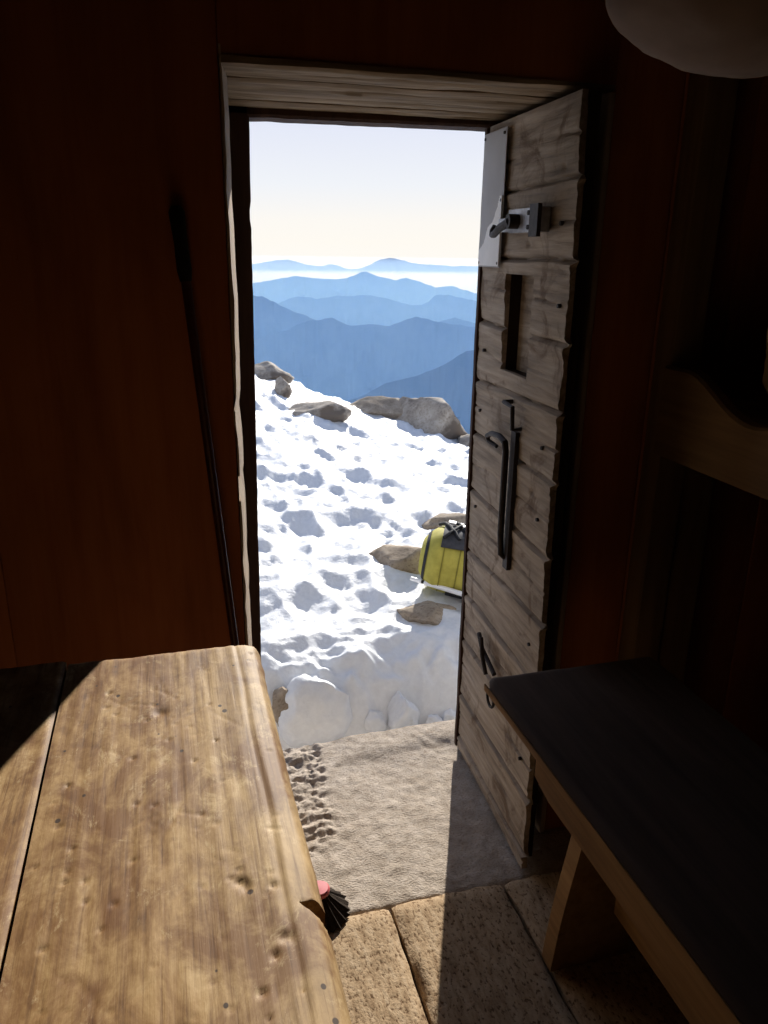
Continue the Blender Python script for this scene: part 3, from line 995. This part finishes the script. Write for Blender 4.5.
MB().tube([(.74, .97, 2.09), (.74, .97, 2.15), (.74, .97, 2.2495)], [.012, .006, .006], 8).build('standin_cord', GRIP, standin)  # added cord so the stand-in hangs from the ceiling

# ------------------------------------------------------------------ pole against the wall
pole = empty('walking_pole', (.165, 1.45, 0), 'dark red walking pole leaning on the boarded wall left of the doorway', 'walking pole')
pa, pb = Vector((.1005, 1.510, .70)), Vector((.038, 1.545, 1.573))
dirp = (pb - pa).normalized()
bot = pa - dirp * ((pa.z - .01) / dirp.z)
pole.location = (bot.x, bot.y, 0)
MB().tube([bot + dirp * .03, pa, pb - dirp * .12], [.0075, .0085, .0095], 12).build('shaft', POLE, pole)
MB().tube([bot, bot + dirp * .03], [.003, .006], 10).build('tip', STEEL, pole)
MB().tube([pb - dirp * .13, pb - dirp * .11, pb - dirp * .06, pb - dirp * .01, pb], [.011, .014, .0125, .015, .009], 12).build('grip', GRIP, pole)

# ------------------------------------------------------------------ brush on the floor
bc = Vector((.262, 1.452, 0))
br = empty('hand_brush', bc, 'round dark-bristled brush with a pink-red cap on the floor beside the table', 'brush')
MB().lathe([(.004, .0725), (.022, .072), (.026, .068), (.026, .061), (.022, .056), (.004, .0555)], bc, 28).build('cap', PINK, br)
m = MB()
m.lathe([(.005, .0558), (.021, .0555), (.030, .043), (.048, .025), (.066, .009), (.072, .0035), (.004, .003)], bc, 72, lambda a, z: 1 + .05 * sin(a * 23) * (z < .06) + .03 * sin(a * 41))
m.build('bristles', BRIS, br, smooth=20)

# ------------------------------------------------------------------ backpack and pole outside
bp = empty('backpack', (1.25, 3.0, .04), 'yellow-green backpack with black straps lying on the snow behind the door leaf', 'backpack')
A0, A1 = Vector((1.045, 3.10, .215)), Vector((1.45, 2.92, .155))
ax = (A1 - A0).normalized()
sid = ax.cross(Vector((0, 0, 1))).normalized()
upv = sid.cross(ax)
def sect(t, k=1.0, n=36):
    """body section: rounded, flat underneath; t from the domed end"""
    r = .150 * (1 - max(0, (.10 - t) / .10) ** 2.2 * .55) if t < .10 else .150 + .012 * sin((t - .1) * 9)
    c = A0 + ax * t
    pts = []
    for j in range(n):
        a = 2 * pi * j / n
        ca, sa = cos(a), sin(a)
        rx, rz2 = r * 1.0 * k, r * .92 * k
        w = 1 + .02 * fbm(t * 12, ca * 2, sa * 2, 3)
        pts.append(c + sid * (math.copysign(abs(ca) ** .8, ca) * rx * w) + upv * (math.copysign(abs(sa) ** .8, sa) * rz2 * w))
    return pts
rows = [sect(0.0, .55), ] + [sect(t) for t in lin(.004, .46, 26)] + [sect(.47, .8)]
MB().quadgrid(rows, True, True).build('body', YEL, bp, smooth=60)
def band(t0, t1, k, name, mat, j0=0, j1=36, par=bp):
    o_, i_ = [], []
    r_ = []
    for t in lin(t0, t1, 4):
        s_ = sect(t, k)
        r_.append([s_[j % 36] for j in range(j0, j1 + 1)])
    s2 = []
    for t in lin(t1, t0, 4):
        s_ = sect(t, k - .035)
        s2.append([s_[j % 36] for j in range(j0, j1 + 1)])
    return MB().quadgrid(r_ + s2 + [r_[0]]).build(name, mat, par, smooth=50)
band(.020, .033, 1.03, 'strap', BLK)
band(.10, .105, 1.02, 'seam_piping', YELD)
band(.17, .176, 1.02, 'seam_piping', YELD)
band(.085, .45, 1.05, 'top_mesh', GREYF, 4, 13)
band(.14, .47, 1.04, 'base_panel', BLK, 27, 33)
def on_body(t, deg, k=1.09):
    s_ = sect(t, k, 72)
    return s_[int(deg / 5) % 72]
for t0, t1, d0, d1 in ((.07, .20, 150, 70), (.09, .24, 60, 140), (.15, .28, 150, 80), (.20, .34, 70, 150), (.06, .16, 120, 60)):
    MB().tube([on_body(t0 + (t1 - t0) * q, d0 + (d1 - d0) * q, 1.09 + .03 * sin(pi * q)) for q in lin(0, 1, 9)], .0075, 8).build('webbing', BLK, bp)
for t, d in ((.085, 140), (.115, 105), (.15, 135), (.18, 90), (.21, 125)):
    c = on_body(t, d, 1.14)
    bk = MB()
    e1, e2, e3 = ax * .016, sid * .012, upv * .006
    bk.quadgrid([[c - e1 - e2 + e3 * s, c + e1 - e2 + e3 * s, c + e1 + e2 + e3 * s, c - e1 + e2 + e3 * s] for s in (-1, 1)], True, True)
    bk.build('buckle', BUCK, bp, smooth=0)

tp = empty('trekking_pole', (1.1, 3.0, .06), 'white trekking pole with a dark joint lying on the snow below the backpack', 'trekking pole')
q0, q1 = Vector((.985, 3.045, .125)), Vector((1.36, 2.62, .105))
dq = q1 - q0
MB().tube([q0, q0 + dq * .10], [.009, .010], 12).build('end_cap', WHT, tp)
MB().tube([q0 + dq * .1, q0 + dq * .125], .008, 12).build('joint', BLK, tp)
MB().tube([q0 + dq * .125, q0 + dq * .46], .011, 12).build('shaft', WHT, tp)
MB().tube([q0 + dq * .46, q1], [.012, .013], 12).build('grip', BLK, tp)
